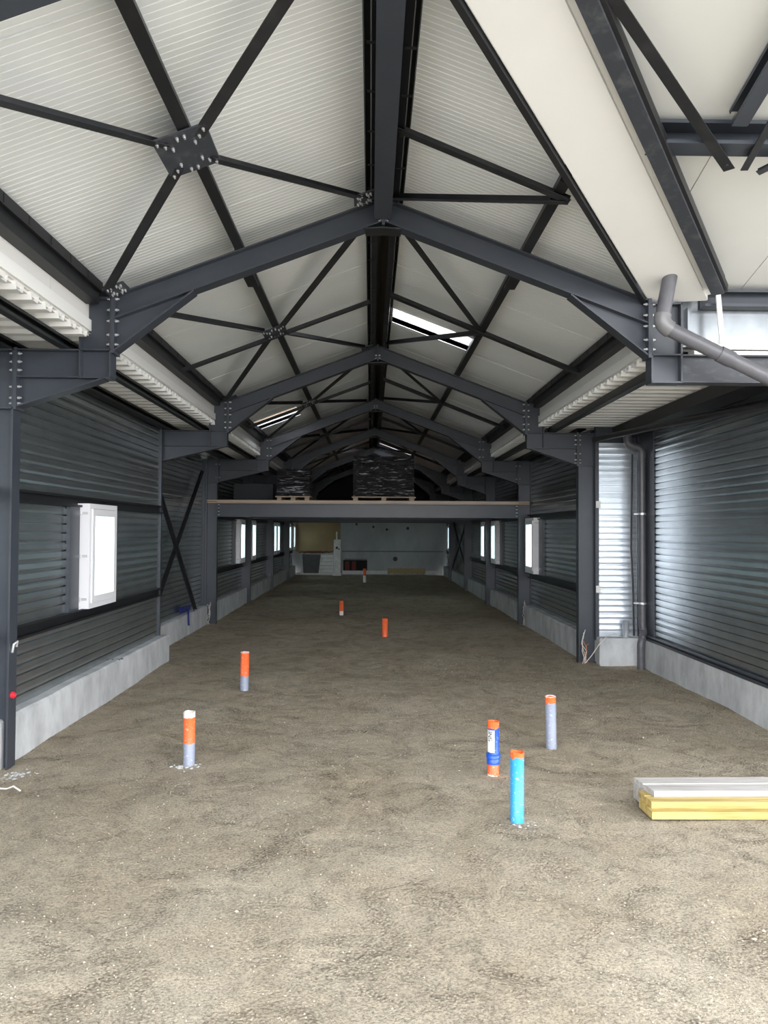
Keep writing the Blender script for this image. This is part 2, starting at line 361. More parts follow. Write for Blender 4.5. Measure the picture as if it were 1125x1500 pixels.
# rooflights
def rooflight(y0, y1, xa, xb, side, label):
    m = MB()
    h = .16
    for (p, q) in (((xa, y0), (xb, y0)), ((xb, y0), (xb, y1)), ((xb, y1), (xa, y1)), ((xa, y1), (xa, y0))):
        x_0, y_0 = p; x_1, y_1 = q
        d = Vector((x_1-x_0, y_1-y_0)); nn = Vector((d.y, -d.x)).normalized()*.025
        v = []
        for (x, y, o) in ((x_0, y_0, 0), (x_1, y_1, 0), (x_1+nn.x, y_1+nn.y, 0), (x_0+nn.x, y_0+nn.y, 0)):
            v.append((x, y, zr(x, PO)-.01))
        v += [(a, b, c+h+.01) for a, b, c in v]
        m.add(v, [(0,1,5,4),(1,2,6,5),(2,3,7,6),(3,0,4,7),(0,3,2,1),(4,5,6,7)])
    f = m.build('window_frame', WHITE)
    p_ = MB(); o = PO+h
    p_.add([(xa-.03, y0-.03, zr(xa-.03, o)), (xb+.03, y0-.03, zr(xb+.03, o)), (xb+.03, y1+.03, zr(xb+.03, o)), (xa-.03, y1+.03, zr(xa-.03, o))], [(0,1,2,3)])
    e = bpy.data.objects.new('window_10', None); C.objects.link(e); e.location = ((xa+xb)/2, (y0+y1)/2, zr((xa+xb)/2, PO))
    bpy.context.view_layer.update()
    pn = p_.build('pane', SKYG)
    for c in (f, pn): c.parent = e; c.matrix_parent_inverse = e.matrix_basis.inverted()
    struct(e, label); return e
e = rooflight(*holes_R[0], 1, 'bright narrow rooflight in the right slope just beyond the first frame'); e.name = 'window_11'
e = rooflight(*holes_L[0], -1, 'rooflight in the left slope with pale timber coloured lining'); e.name = 'window_12'
e = rooflight(*holes_R[1], 1, 'far rooflight in the right slope above the wrapped pallets'); e.name = 'window_13'
# lining battens of the left rooflight
m = MB(); ya, yb = 12.98, 13.06
m.bar((-2.0, ya, zr(-2.0, PO+.02)), (-1.27, ya, zr(-1.27, PO+.02)), .05, .05)
tag(m.build('rooflight_batten', TIMB), 'pale timber batten across the left rooflight', 'batten')

# ---------------------------------------------------------------- annex roof (right foreground)
AS = .272
def za(y, off=0.0): return 3.406+AS*(5.56-y)+off
AY = 2.45
mb = MB()
cols = [1.14+.8*k for k in range(-2, 8)]
def annex_strip(x0, x1):
    g_ = .004
    # back slope, clipped at the valley
    def yv(x): return min(5.66, max(AY, VB.y+(x-VB.x)/(VA.x-VB.x)*(VA.y-VB.y)))
    a, b = x0+g_, x1-g_
    P = [(a, AY), (b, AY), (b, yv(b)), (a, yv(a))]
    vs_ = [(x, y, za(y, .12)) for x, y in P]+[(x, y, za(y, .17)) for x, y in P]
    mb.add(vs_, [(0,1,2,3),(7,6,5,4),(0,3,7,4),(1,2,6,5),(0,1,5,4),(2,3,7,6)])
    P = [(x0, AY), (x1, AY), (x1, yv(x1)), (x0, yv(x0))]
    vs_ = [(x, y, za(y, .128)) for x, y in P]
    mb.add(vs_, [(0,1,2,3)])
for i in range(len(cols)-1):
    if cols[i+1] > .3: annex_strip(max(cols[i], .12), min(cols[i+1], 6.4))
# front slope
def zf(y, off=0): return za(AY)+off-AS*(AY-y)
for (x0, x1) in ((.12, 6.4),):
    P = [(x0, AY), (x1, AY), (x1, AFY := 1.9), (x0, AFY)]
    vs_ = [(x, y, zf(y, .12)) for x, y in P]+[(x, y, zf(y, .17)) for x, y in P]
    mb.add(vs_, [(0,1,2,3),(7,6,5,4),(0,3,7,4),(1,2,6,5),(0,1,5,4),(2,3,7,6)])
struct(mb.build('ceiling', mat('smooth_cream_panel', (.62, .62, .595), .5, col2=(.59, .59, .565), noise_scale=1.1)), 'smooth cream panel ceiling of the side wing at top right')
# valley soffit band
vd = (VA-VB).normalized(); vn = Vector((vd.y, -vd.x))
def vp(t, s, off=0.0):
    p = VB+vd*t+vn*s; return (p.x, p.y, za(p.y, off))
L_v = (VA-VB).length
m = MB()
def strip(mb_, t0, t1, s0, s1, o0, o1, e=0.0):
    vs_ = [vp(t0, s0, o0), vp(t1, s0, o0), vp(t1+e, s1, o0), vp(t0, s1, o0), vp(t0, s0, o1), vp(t1, s0, o1), vp(t1+e, s1, o1), vp(t0, s1, o1)]
    mb_.add(vs_, [(0,3,2,1),(4,5,6,7),(0,1,5,4),(1,2,6,5),(2,3,7,6),(3,0,4,7)])
strip(m, -.45, L_v+.03, .05, .395, -.02, .0, .20)
strip(m, -.45, L_v+.23, .395, .405, -.02, .10)
strip(m, -.45, L_v+.20, .405, .445, .0, .012)
struct(m.build('trim_2', SOFF), 'smooth white soffit strip following the valley between the roofs')
m = MB(); a = vp(-.5, .02, -.02); b = vp(L_v+.02, .02, -.02); m.angle(a, b, .035, .04, flip=-1)
tag(m.build('valley_angle', BLACK), 'thin black steel angle along the left edge of the white valley soffit', 'steel angle')
m = MB(); a = vp(-.5, .50, -.0); b = vp(L_v+.12, .50, -.0); m.cbeam(a, b, .085, .14)
vb = m.build('valley_beam', SCUFF); m = MB(); m.bar(vp(-.5, .552, -.035), vp(L_v+.12, .552, -.035), .025, .05); fl = m.build('flange', BLACK, vb); fl['label'] = 'black flange strip'
tag(vb, 'scuffed dark steel valley beam right of the white soffit strip', 'steel beam')
m = MB(); m.cbeam((1.50, 4.10, za(4.10, .04)), (6.3, 4.10, za(4.10, .04)), .14, .13)
tag(m.build('wing_purlin', STEEL), 'dark purlin running right from the valley beam under the wing ceiling', 'purlin')
m = MB(); m.cbeam((1.93, 3.98, za(3.98, .05)), (1.93, 1.6, zf(1.6, .0)) if False else (1.93, 2.5, za(2.5, .05)), .085, .10)
tag(m.build('wing_rafter', STEEL), 'dark channel rising toward the viewer from the wing purlin at right edge', 'steel channel')
m = MB(); m.angle((.82, 3.02, za(3.02, -.02)), (1.99, 4.21, za(4.21, -.03)), .06, .05)
m.cyl((1.955, 4.17, za(4.17, -.06)), (1.955, 4.17, za(4.17, -.035)), .011, 8)
tag(m.build('wing_brace', BRACE), 'long dark diagonal brace crossing the wing ceiling to the purlin', 'brace')
m = MB(); m.angle((2.075, 4.22, za(4.22, -.03)), (2.0, 3.0, za(3.0, -.02)), .04, .04)
tag(m.build('wing_brace', BRACE), 'short thin brace at the right edge above the wing purlin', 'brace')
m = MB(); m.angle((2.16, 4.24, za(4.24, -.03)), (2.9, 3.5, za(3.5, -.02)), .055, .04)
tag(m.build('wing_brace', BRACE), 'brace end bolted under the wing purlin at far right', 'brace')
m = MB(); m.cbeam((2.44, 5.60, 3.42), (6.4, 5.60, 3.42), .10, .125)
tag(m.build('wing_eave_beam', STEEL), 'dark eave beam above the bright metal flashing at right', 'steel beam')
# closure of the wing against the low flat roof
m = MB(); m.box(2.08, 6.4, 5.665, 5.675, 3.08, 3.53)
m.box(2.33, 2.345, 5.60, 5.67, 3.10, 3.36)
struct(m.build('trim_3', mat('flashing', (.28, .30, .315), .25, .85, col2=(.20, .215, .23), noise_scale=2.0, ramp=(.4, .6))), 'bright galvanised flashing strip above the white rail at right')
m = MB(); m.box(2.36, 6.4, 5.53, 5.66, 3.075, 3.10); m.box(2.36, 6.4, 5.535, 5.545, 3.035, 3.075); m.box(2.36, 6.4, 5.56, 5.66, 2.985, 3.03)
tag(m.build('white_rail', WHITE), 'stepped white metal rail below the bright flashing at right', 'rail')
m = MB(); m.bar((2.515, 5.51, 3.44), (2.535, 5.49, 3.05), .035, .012, (0, 1, 0)); m.bar((2.48, 5.51, 3.44), (2.53, 5.51, 3.445), .06, .01); m.bar((2.36, 5.48, 3.075), (2.55, 5.48, 3.035), .05, .012, (0, 0, 1))
tag(m.build('gutter_bracket', WHITE), 'white metal strap bracket hanging from eave beam to white rail', 'bracket')
# wing supports outside the frame to the right
for (x, y) in ((6.3, 5.55), (6.3, 1.4)):
    m = MB(); m.ibeam((x, y, 0), (x, y, (za(y) if y > AY else zf(y))+.1), .16, .14, (1, 0, 0))
    tag(m.build('wing_column', STEEL), 'dark steel column of the side wing, %s end' % ('far' if y > 3 else 'near'), 'column')

# ---------------------------------------------------------------- portal frames
bolt_me = None
def bolt(p, axis, parent, r=.010):
    """small hex bolt head; axis = direction it points"""
    global bolt_me
    if bolt_me is None:
        b = MB(); b.cyl((0, 0, -.004), (0, 0, .012), .011, 6); b.cyl((0, 0, .012), (0, 0, .024), .006, 8)
        tmp = b.build('bolt', BOLT); bolt_me = tmp.data; bpy.data.objects.remove(tmp)
    o = bpy.data.objects.new('bolt', bolt_me); C.objects.link(o); o.parent = parent
    o.matrix_parent_inverse = parent.matrix_basis.inverted()
    o.location = p; o.rotation_euler = Vector(axis).to_track_quat('Z', 'Y').to_euler()
    s = r/.010; o.scale = (s, s, s)
    return o
W = .12
def frame(i, label):
    y = YF[i]; root = empty('portal_frame', (X0, y, 0), label, 'steel frame', 'portal frames of the hall')
    det = i <= 3
    bw = []
    for sd in (-1, 1):
        xi = XL if sd < 0 else XR                        # inner face of the knee post
        xo = xi+sd*.228
        cin = CL if sd < 0 else CR
        if i <= 1 and sd < 0: cin = -2.557
        if i <= 1 and sd > 0: cin = 3.62
        cout = cin+sd*.235
        if i == 0 and sd > 0: continue
        # column
        m = MB(); m.ibeam(((cin+cout)/2, y, -.05), ((cin+cout)/2, y, 2.99), .235, W, (1, 0, 0), .014)
        m.box(cin, cout, y-W/2, y+W/2, 2.98, 2.992); m.box(cin, cout, y-W/2, y+W/2, 2.56, 2.572)
        m.build('column', STEEL, root)
        # knee post
        m = MB(); x_m = (xi+xo)/2; ztop = zr(xi)-.02
        m.ibeam((x_m, y, 2.79), (x_m, y, ztop), abs(xo-xi), W, (1, 0, 0), .012)
        m.box(min(xi, xo), max(xi, xo), y-W/2, y+W/2, ztop-.006, ztop+.006)
        m.box(min(xi, xo), max(xi, xo), y-W/2, y+W/2, 2.985, 2.995)
        m.box(min(xi, xo), max(xi, xo), y-W/2, y+W/2, 2.784, 2.795)
        m.build('knee_post', STEEL, root)
        # tie beam out to the column
        m = MB(); m.ibeam((xo, y, 2.89), (cin, y, 2.89), .205, W, (0, 0, 1)); m.build('tie_beam', SCUFF if (i == 1 and sd > 0) else STEEL, root)
        # haunch under the tie beam
        if not (i == 1 and sd > 0):
            m = MB(); xh = xi+sd*.05; m.prism([(cin, 2.79), (xh, 2.79), (cin, 2.572)], 'y', y-.004, y+.004)
            m.sweep((cin, y, 2.574), (xh, y, 2.786), [(-W/2, -.006), (W/2, -.006), (W/2, .006), (-W/2, .006)])
            m.build('tie_haunch', STEEL, root)
        # plate at the column
        m = MB(); m.box(cin-sd*.022, cin, y-W/2-.008, y+W/2+.008, 2.555, 3.0); m.build('end_plate', STEEL, root)
        # rafter
        def zc(x): return zr(x)-.088
        m = MB(); xa, xb = xi-sd*.02, X0
        p0 = Vector((xa, y, zc(xa))); p1 = Vector((xb, y, zc(xb)))
        nrm = Vector((sd*SL, 0, 1)).normalized()
        h2 = .165/2; D = SL
        prof = lambda: None
        # I-section with vertical end cuts
        def slab(za_, zb_, wy):
            P = [(xa, zr(xa)+za_), (xb, zr(xb)+za_), (xb, zr(xb)+zb_), (xa, zr(xa)+zb_)]
            m.prism(P, 'y', y-wy/2, y+wy/2)
        slab(-.011, 0, W); slab(-.176, -.165, W); slab(-.165, -.011, .008)
        m.build('rafter', STEEL, root)
        # rafter haunch
        xh = xi-sd*.585; m = MB(); zt = lambda x: zr(x)-.176
        m.prism([(xa, 2.985), (xa, zt(xa)), (xh, zt(xh))], 'y', y-.004, y+.004)
        m.sweep((xa, y, 2.985), (xh, y, zt(xh)-.004), [(-W/2, -.006), (W/2, -.006), (W/2, .006), (-W/2, .006)])
        m.build('rafter_haunch', STEEL, root)
        m = MB(); m.box(xi-sd*.024, xi, y-W/2-.01, y+W/2+.01, 2.965, 3.395); m.build('end_plate', STEEL, root)
        if det:
            for z in (3.36, 3.28, 3.20, 3.10, 3.03) if i < 3 else (3.34, 3.2, 3.06):
                for xs_, ax in ((xi-sd*.026, -sd), (xi+sd*.012, sd)):
                    bolt((xs_, y-.042, z), (ax, 0, 0), root, .011 if i > 1 else .010)
            for z in (2.96, 2.90, 2.84, 2.72, 2.64, 2.60) if i < 3 else (2.9, 2.66):
                if i == 1 and sd > 0: continue
                bolt((cin-sd*.024, y-.042, z), (-sd, 0, 0), root); bolt((cin+sd*.014, y-.042, z), (sd, 0, 0), root)
    # apex plate
    m = MB(); m.box(X0-.011, X0+.011, y-W/2-.008, y+W/2+.008, 3.915, 4.13); m.build('apex_plate', STEEL, root)
    m = MB(); m.prism([(X0-.13, zr(.21)-.18), (X0, 3.90), (X0+.13, zr(.21)-.18), (X0+.13, zr(.21)-.19), (X0, 3.888), (X0-.13, zr(.21)-.19)], 'y', y-W/2-.01, y+W/2+.01)
    m.build('apex_stiffener', BRACE, root)
    if det:
        for z in (3.95, 3.99):
            for d in (-1, 1): bolt((X0+d*.014, y-.045, z), (d, 0, 0), root, .009)
        for xp in (-.98, 1.14):
            if i == 0 and xp > 0: continue
            for d in (-.02, .02): bolt((xp+d, y-.045, zr(xp)+.002), (0, 0, 1), root, .008)
    return root
names = ['dark steel portal frame overhead, only its left rafter showing in the top left corner',
         'nearest full dark steel portal frame with large bolted knee joints and apex',
         'second full portal frame, first with a column standing on the right',
         'third full portal frame, carrying the mezzanine front beam',
         'fourth portal frame, first one behind the mezzanine beam',
         'fifth portal frame, above and behind the wrapped pallets',
         'farthest portal frame in front of the back wall']
frames = [frame(i, names[i]) for i in range(7)]

bay_n = ['over the foreground', 'between the first and second full frames', 'between the second and third full frames', 'between the third and fourth full frames', 'between the fourth and fifth frames', 'between the fifth and sixth frames', 'in the farthest bay']
yend = YF+[YB-.02]
# purlins, one length per bay
for b in range(7):
    y0, y1 = yend[b]+.002, yend[b+1]-.002
    y0 += .0; nm = bay_n[b]
    for (x, wd, lab, nmx) in ((-.98, .065, 'middle purlin of left slope', 'mid'), (1.14, .065, 'middle purlin of right slope', 'mid'), (X0-.085, .055, 'left ridge purlin', 'r'), (X0+.105, .055, 'right ridge purlin', 'r')):
        ya = y0
        if b == 0 and x == 1.14: ya = 4.40
        if b == 0 and x == X0+.105: ya = 3.0
        m = MB(); sd = 1 if x > X0 else -1
        m.cbeam((x, ya, zr(x)+.068), (x, y1, zr(x)+.068), wd, .132, up=(sd*SL, 0, 1), flip=sd)
        if b == 1 and nmx == 'mid':
            m.box(x-.045, x+.045, y0+.35, y0+.75, zr(x)-.012, zr(x)+.02)
        if nmx == 'r' and b < 4:
            for k in range(int((y1-ya)/.42)):
                yy = ya+.3+k*.42
                m.box(x-.028*1.0, x+.028, yy, yy+.02, zr(x)-.004, zr(x)+.0)
        o = m.build('roof_purlin', BLACK); tag(o, 'black %s %s' % (lab, nm), 'purlin', 'roof purlins')
    for sd in (-1, 1):
        if b == 0 and sd > 0: continue
        xe = XL-.105 if sd < 0 else XR+.105
        ya, yb = y0+.065, y1-.065
        m = MB(); m.bar((xe+sd*.03, ya, 3.40), (xe+sd*.03, yb, 3.40), .095, .17)
        m.box(xe-sd*.045, xe-sd*.017, ya, yb, 3.40, zr(xe-sd*.03)+PO-.03)
        for k in range(int((yb-ya)/.3)): m.box(xe-sd*.049, xe-sd*.046, ya+.2+k*.3, ya+.21+k*.3, 3.41, 3.46)
        tag(m.build('eave_purlin', BLACK), 'thick black eave purlin along the %s eave %s' % ('left' if sd < 0 else 'right', nm), 'purlin', 'eave purlins')
# ridge tie beam in the foreground bay
m = MB(); m.ibeam((X0-.005, YF[0]+.0, 4.02), (X0-.005, YF[1]-.07, 4.02), .135, .125, (0, 0, 1), .010)
tag(m.build('ridge_beam', STEEL), 'grey steel ridge tie beam running overhead to the first apex', 'steel beam')

# braces and gussets
def gusset(x, y, wx, wy, label, bolts=True):
    root = empty('gusset_plate', (x, y, zr(x)-.02), label, 'gusset plate', 'bracing gusset plates')
    sd = 1 if x > X0 else -1
    m = MB(); s_ = math.hypot(1, SL)
    v = []
    for dz in (-.022, -.012):
        for a, b in ((-1, -1), (1, -1), (1, 1), (-1, 1)):
            xx = x+a*wx/2; v.append((xx, y+b*wy/2, zr(xx)+dz))
    m.add(v, [(0,3,2,1),(4,5,6,7),(0,1,5,4),(1,2,6,5),(2,3,7,6),(3,0,4,7)]); m.build('plate', SCUFF, root)
    if bolts:
        pts = []
        for (ang, k) in ((1, 3), (-1, 3)):
            for s2 in (-1, 1):
                for q in range(k):
                    f_ = .86-.22*q
                    pts.append((s2*wx/2*f_, s2*ang*wy/2*(f_+.0)))
        for s2 in (-1, 1): pts += [(-.018, s2*wy*.40), (.018, s2*wy*.40)]
        nrm = Vector((-sd*SL, 0, -1)).normalized()
        for a, b in pts:
            if abs(a) > wx/2-.01: continue
            bolt((x+a, y+b, zr(x+a)-.022), nrm, root, .0085)
    return root
def brace(p, q, label, w_=.055, h_=.045, off=.005, flip=1):
    a = (p[0], p[1], zr(p[0])+off); b = (q[0], q[1], zr(q[0])+off)
    m = MB(); m.angle(a, b, w_, h_, flip=flip)
    tag(m.build('roof_brace', BRACE), label, 'brace', 'roof braces')
for b in range(7):
    y0, y1 = yend[b], yend[b+1]; ym = (y0+y1)/2; nm = bay_n[b]
    if b == 1: ym = 7.76
    if b == 0: ym = 4.045
    gx = -.98; lw = .27 if b == 0 else .22; lh = .40 if b == 0 else .34
    if b < 6:
        gusset(gx, ym, lw, lh, 'bolted gusset where left roof braces cross %s' % nm, b < 3)
        for (sx_, sy_, t) in ((-1, -1, 'lower near'), (-1, 1, 'lower far'), (1, -1, 'upper near'), (1, 1, 'upper far')):
            xe = -1.86 if sx_ < 0 else -.06
            ye = y0+.20 if sy_ < 0 else y1-.20
            brace((gx+sx_*lw*.30, ym+sy_*lh*.30), (xe, ye), '%s dark roof brace of the left slope %s' % (t, nm), .062, .05, -.002, sx_)
        if b in (0, 1):
            for (xx, yy, t) in ((-1.80, y1-.17, 'knee'), (-.06, y1-.20, 'ridge')):
                gusset(xx, yy, .14, .16, 'bolted plate at %s end of left braces %s' % (t, nm), b == 0)
        # right slope: two braces meeting at the middle purlin
        if b == 0:
            brace((.13, 4.49), (1.19, 4.55), 'straight dark strut from ridge to purlin on right slope over the foreground', .06, .055, .0)
            brace((.13, 5.43), (1.17, 4.56), 'slanting dark brace from first apex to purlin on right slope over the foreground', .05, .05, -.01)
        else:
            brace((.26, y0+.38), (1.12, ym+.0), 'near dark brace on the right slope %s' % nm, .055, .045)
            brace((.2, y1-.35), (1.12, ym+.03), 'far dark brace on the right slope %s' % nm, .05, .045, flip=-1)
        if b >= 1:
            brace((-1.96, ym+.12), (-.02, ym+.10), 'strut across the left slope %s' % nm, .05, .05, -.02)
            brace((.19, ym-.12), (2.13, ym+.06), 'strut across the right slope %s' % nm, .085, .06, -.005)

# ---------------------------------------------------------------- low flat roofs at both sides (deck, fascia, purlins)
def deck(x0, x1, y0, y1, z=3.07):
    m = MB(); prof = []; y = y0; P = .2; top = z+.045
    while y < y1-.001:
        for dy, zz in ((0, z), (.075, z), (.095, top), (.18, top)):
            if y+dy < y1: prof.append((y+dy, zz))
        y += P
    prof.append((y1, z)); n = len(prof)
    vs_ = [(x0, a, b) for a, b in prof]+[(x1, a, b) for a, b in prof]
    m.add(vs_, [(i, i+1, n+i+1, n+i) for i in range(n-1)])
    m.box(x0, x1, y0, y1, top+.02, top+.10)
    return m
struct(deck(-3.2, -2.03, 1.6, YB).build('ceiling', DECK), 'white corrugated deck of the low flat roof along the left side')
dk = deck(2.19, 2.98, YF[2], YB); d2 = deck(2.19, 3.75, 5.7, YF[2]); dk.add(d2.v, d2.f)
struct(dk.build('ceiling', DECK), 'white corrugated deck of the low flat roof along the right side')
for sd, xf, ya in ((-1, -2.05, 1.6), (1, 2.21, 5.66)):
    m = MB(); yy = ya
    while yy < YB-.1:
        y2 = min(yy+1.1, YB); m.box(xf, xf+sd*.05, yy+.002, y2-.002, 3.10, 3.50); m.box(xf+sd*.004, xf+sd*.05, y2-.004, y2+.002, 3.10, 3.5); yy = y2
    struct(m.build('wall_%s' % ('left' if sd < 0 else 'right'), SOFF), 'pale upstand panels between the flat deck and the %s eave' % ('left' if sd < 0 else 'right'))
for b in range(7):
    y0, y1 = yend[b]+.004, yend[b+1]-.004; nm = bay_n[b]
    if b == 0: y0 = 1.7
    m = MB(); m.cbeam((-2.204, y0, 3.03), (-2.204, y1, 3.03), .055, .076)
    tag(m.build('deck_purlin', BLACK), 'black purlin under the left deck edge %s' % nm, 'purlin', 'deck purlins')
    xo, xw = (-2.645, .10) if b < 2 else (-2.68, .15)
    m = MB(); m.cbeam((xo, y0, 3.03), (xo, y1, 3.03), xw, .076)
    tag(m.build('deck_purlin', BLACK), 'black outer purlin beside the left wall top %s' % nm, 'purlin', 'deck purlins')
    if b >= 1:
        y0 = yend[b]+.066+(.12 if b == 1 else 0)
        m = MB(); m.cbeam((2.365, y0, 3.03), (2.365, y1, 3.03), .07, .076)
        tag(m.build('deck_purlin', BLACK), 'black purlin under the right deck edge %s' % nm, 'purlin', 'deck purlins')
        xo = 3.30 if b == 1 else 2.78
        m = MB(); m.cbeam((xo, y0, 3.00 if b == 1 else 3.03), (xo, y1, 3.00 if b == 1 else 3.03), .30 if b == 1 else .12, .13 if b == 1 else .076)
        tag(m.build('deck_purlin', BLACK), 'black outer beam beside the right wall top %s' % nm, 'purlin', 'deck purlins')

# ---------------------------------------------------------------- walls
def siding(mb_, ax, pos, sgn, a0, a1, z0, z1, p=.0785, dep=.014):
    """sheet with horizontal ribs. ax 'x': plane x=pos, a = y range; sgn = outward direction of the inner face normal"""
    prof = [(0, z0)]; k = math.ceil(z0/p)
    while k*p < z1-.014:
        z = k*p
        if z > z0+.002:
            if k % 4 == 0: prof += [(0, z), (-.004, z+.003), (-.004, z+.007), (0, z+.010)]
            prof += [(0, z+.012), (-.022, z+.015), (-.022, z+.024), (0, z+.027), (.0025, z+.048)] if z+.048 < z1 else []
        k += 1
    prof.append((0, z1)); n = len(prof)
    def Q(a, d, z): return (pos+sgn*d, a, z) if ax == 'x' else (a, pos+sgn*d, z)
    vs_ = [Q(a0, d, z) for d, z in prof]+[Q(a1, d, z) for d, z in prof]
    mb_.add(vs_, [(i, i+1, n+i+1, n+i) for i in range(n-1)])
    A = [Q(a0, -.06, z0), Q(a1, -.06, z0), Q(a1, -.06, z1), Q(a0, -.06, z1), Q(a0, 0, z0), Q(a1, 0, z0), Q(a1, 0, z1), Q(a0, 0, z1)]
    mb_.add(A, [(0,1,2,3),(0,1,5,4),(2,3,7,6),(1,2,6,5),(0,3,7,4)])
GZ = (.905, 1.955)      # girt centres
WZ = (.965, 1.94)
def wallrun(side, pos, y0, y1, wins, zb, zt=3.134, label=''):
    sgn = 1 if side == 'left' else -1; m = MB()
    siding(m, 'x', pos, sgn, y0, y1, zb, WZ[0]); siding(m, 'x', pos, sgn, y0, y1, WZ[1], zt)
    a = y0
    for (p, q) in sorted(wins): siding(m, 'x', pos, sgn, a, p, WZ[0], WZ[1]); a = q
    siding(m, 'x', pos, sgn, a, y1, WZ[0], WZ[1])
    return struct(m.build('wall_'+side, GALV), label)
WIN = {('left', 1): [(7.17, 7.93)], ('left', 3): [(17.02, 17.74)], ('left', 4): [(18.68, 19.4)], ('left', 5): [(22.9, 23.6), (23.75, 24.45)], ('left', 6): [(27.2, 27.9), (28.75, 29.4)],
       ('right', 2): [(13.25, 13.97)], ('right', 3): [(17.25, 17.95)], ('right', 4): [(18.9, 19.6)], ('right', 6): [(27.3, 28.0)]}
wn = 0
def window(side, pos, p, q, label, det=True):
    global wn
    wn += 1; sgn = 1 if side == 'left' else -1
    e = bpy.data.objects.new('window_%d' % wn, None); C.objects.link(e); e.location = (pos, (p+q)/2, WZ[0]); bpy.context.view_layer.update(); struct(e, label)
    z0, z1 = WZ; fr = .045; x0 = pos-sgn*.07; x1 = pos+sgn*.12
    m = MB(); m.box(x0, x1, p, p+fr, z0, z1); m.box(x0, x1, q-fr, q, z0, z1); m.box(x0, x1, p+fr, q-fr, z0, z0+fr); m.box(x0, x1, p+fr, q-fr, z1-fr, z1)
    m.box(pos+sgn*.03, pos+sgn*.038, p-.006, q+.006, z0-.006, z0); m.build('window_frame', PVCW, e)
    a, b, c, d = p+fr+.004, q-fr-.004, z0+fr+.004, z1-fr-.004; s = .065; X1 = x1+sgn*.012; X2 = x1-sgn*.06
    m = MB(); m.box(X2, X1, a, a+s, c, d); m.box(X2, X1, b-s, b, c, d); m.box(X2, X1, a+s, b-s, c, c+s); m.box(X2, X1, a+s, b-s, d-s, d)
    m.box(X2, X2+sgn*.012, b-s-.10, b-s-.085, c+s, d-s)
    m.build('sash', PVCW, e)
    m = MB(); m.box(X2+sgn*.018, X2+sgn*.024, a+s-.01, b-s+.01, c+s-.01, d-s+.01); m.build('pane', GLASS, e)
    if det:
        for z in (z0+.09, (z0+z1)/2, z1-.09):
            m = MB(); m.box(x1-sgn*.075, x1-sgn*.02, p-.004, p, z-.012, z+.012); m.box(x1-sgn*.09, x1-sgn*.075, p-.02, p, z-.018, z+.018); m.build('fixing_lug', BOLT, e)
    return e
def girts(side, pos, y0, y1, zs, b):
    sgn = 1 if side == 'left' else -1
    for z, t in zip(zs, ('lower', 'upper')):
        m = MB(); m.cbeam((pos+sgn*.026, y0, z), (pos+sgn*.026, y1, z), .048, .10, flip=sgn)
        if t == 'lower': m.box(pos+sgn*.005, pos+sgn*.07, y0, y1, z+.048, z+.052)
        tag(m.build('wall_girt', BLACK), '%s dark girt across the %s wall siding %s' % (t, side, bay_n[b]), 'girt', 'wall girts')
def jambs(side, pos, y0, y1, label):
    sgn = 1 if side == 'left' else -1
    m = MB(); m.cbeam((pos+sgn*.018, (y0+y1)/2, GZ[0]+.05), (pos+sgn*.018, (y0+y1)/2, GZ[1]-.05), (y1-y0), .034, (sgn, 0, 0))
    tag(m.build('jamb_post', STEEL), label, 'post', 'jamb posts beside windows')
def kerb(side, pos, y0, y1, zt, depth, label, n=24):
    sgn = -1 if side == 'left' else 1; m = MB()
    prof = [(0, -.1), (0, zt-.02), (.018, zt), (depth, zt), (depth, -.1)]
    rings = []
    for k in range(n+1):
        y = y0+(y1-y0)*k/n; j = .006*mnoise.noise(Vector((y*3, zt*9, pos))); t = .010*mnoise.noise(Vector((y*2.2, 4, pos)))
        rings.append([(pos+sgn*(a+(j if i < 3 else 0)), y, z+(t if 0 < i < 4 else 0)) for i, (a, z) in enumerate(prof)])
    vs_ = [v for r in rings for v in r]; P = len(prof)
    m.add(vs_, [(k*P+i, k*P+(i+1) % P, (k+1)*P+(i+1) % P, (k+1)*P+i) for k in range(n) for i in range(P)])
    m.add(rings[0], [tuple(range(P))]); m.add(rings[-1], [tuple(reversed(range(P)))])
    return struct(m.build('baseboard_'+side, CONC), label)

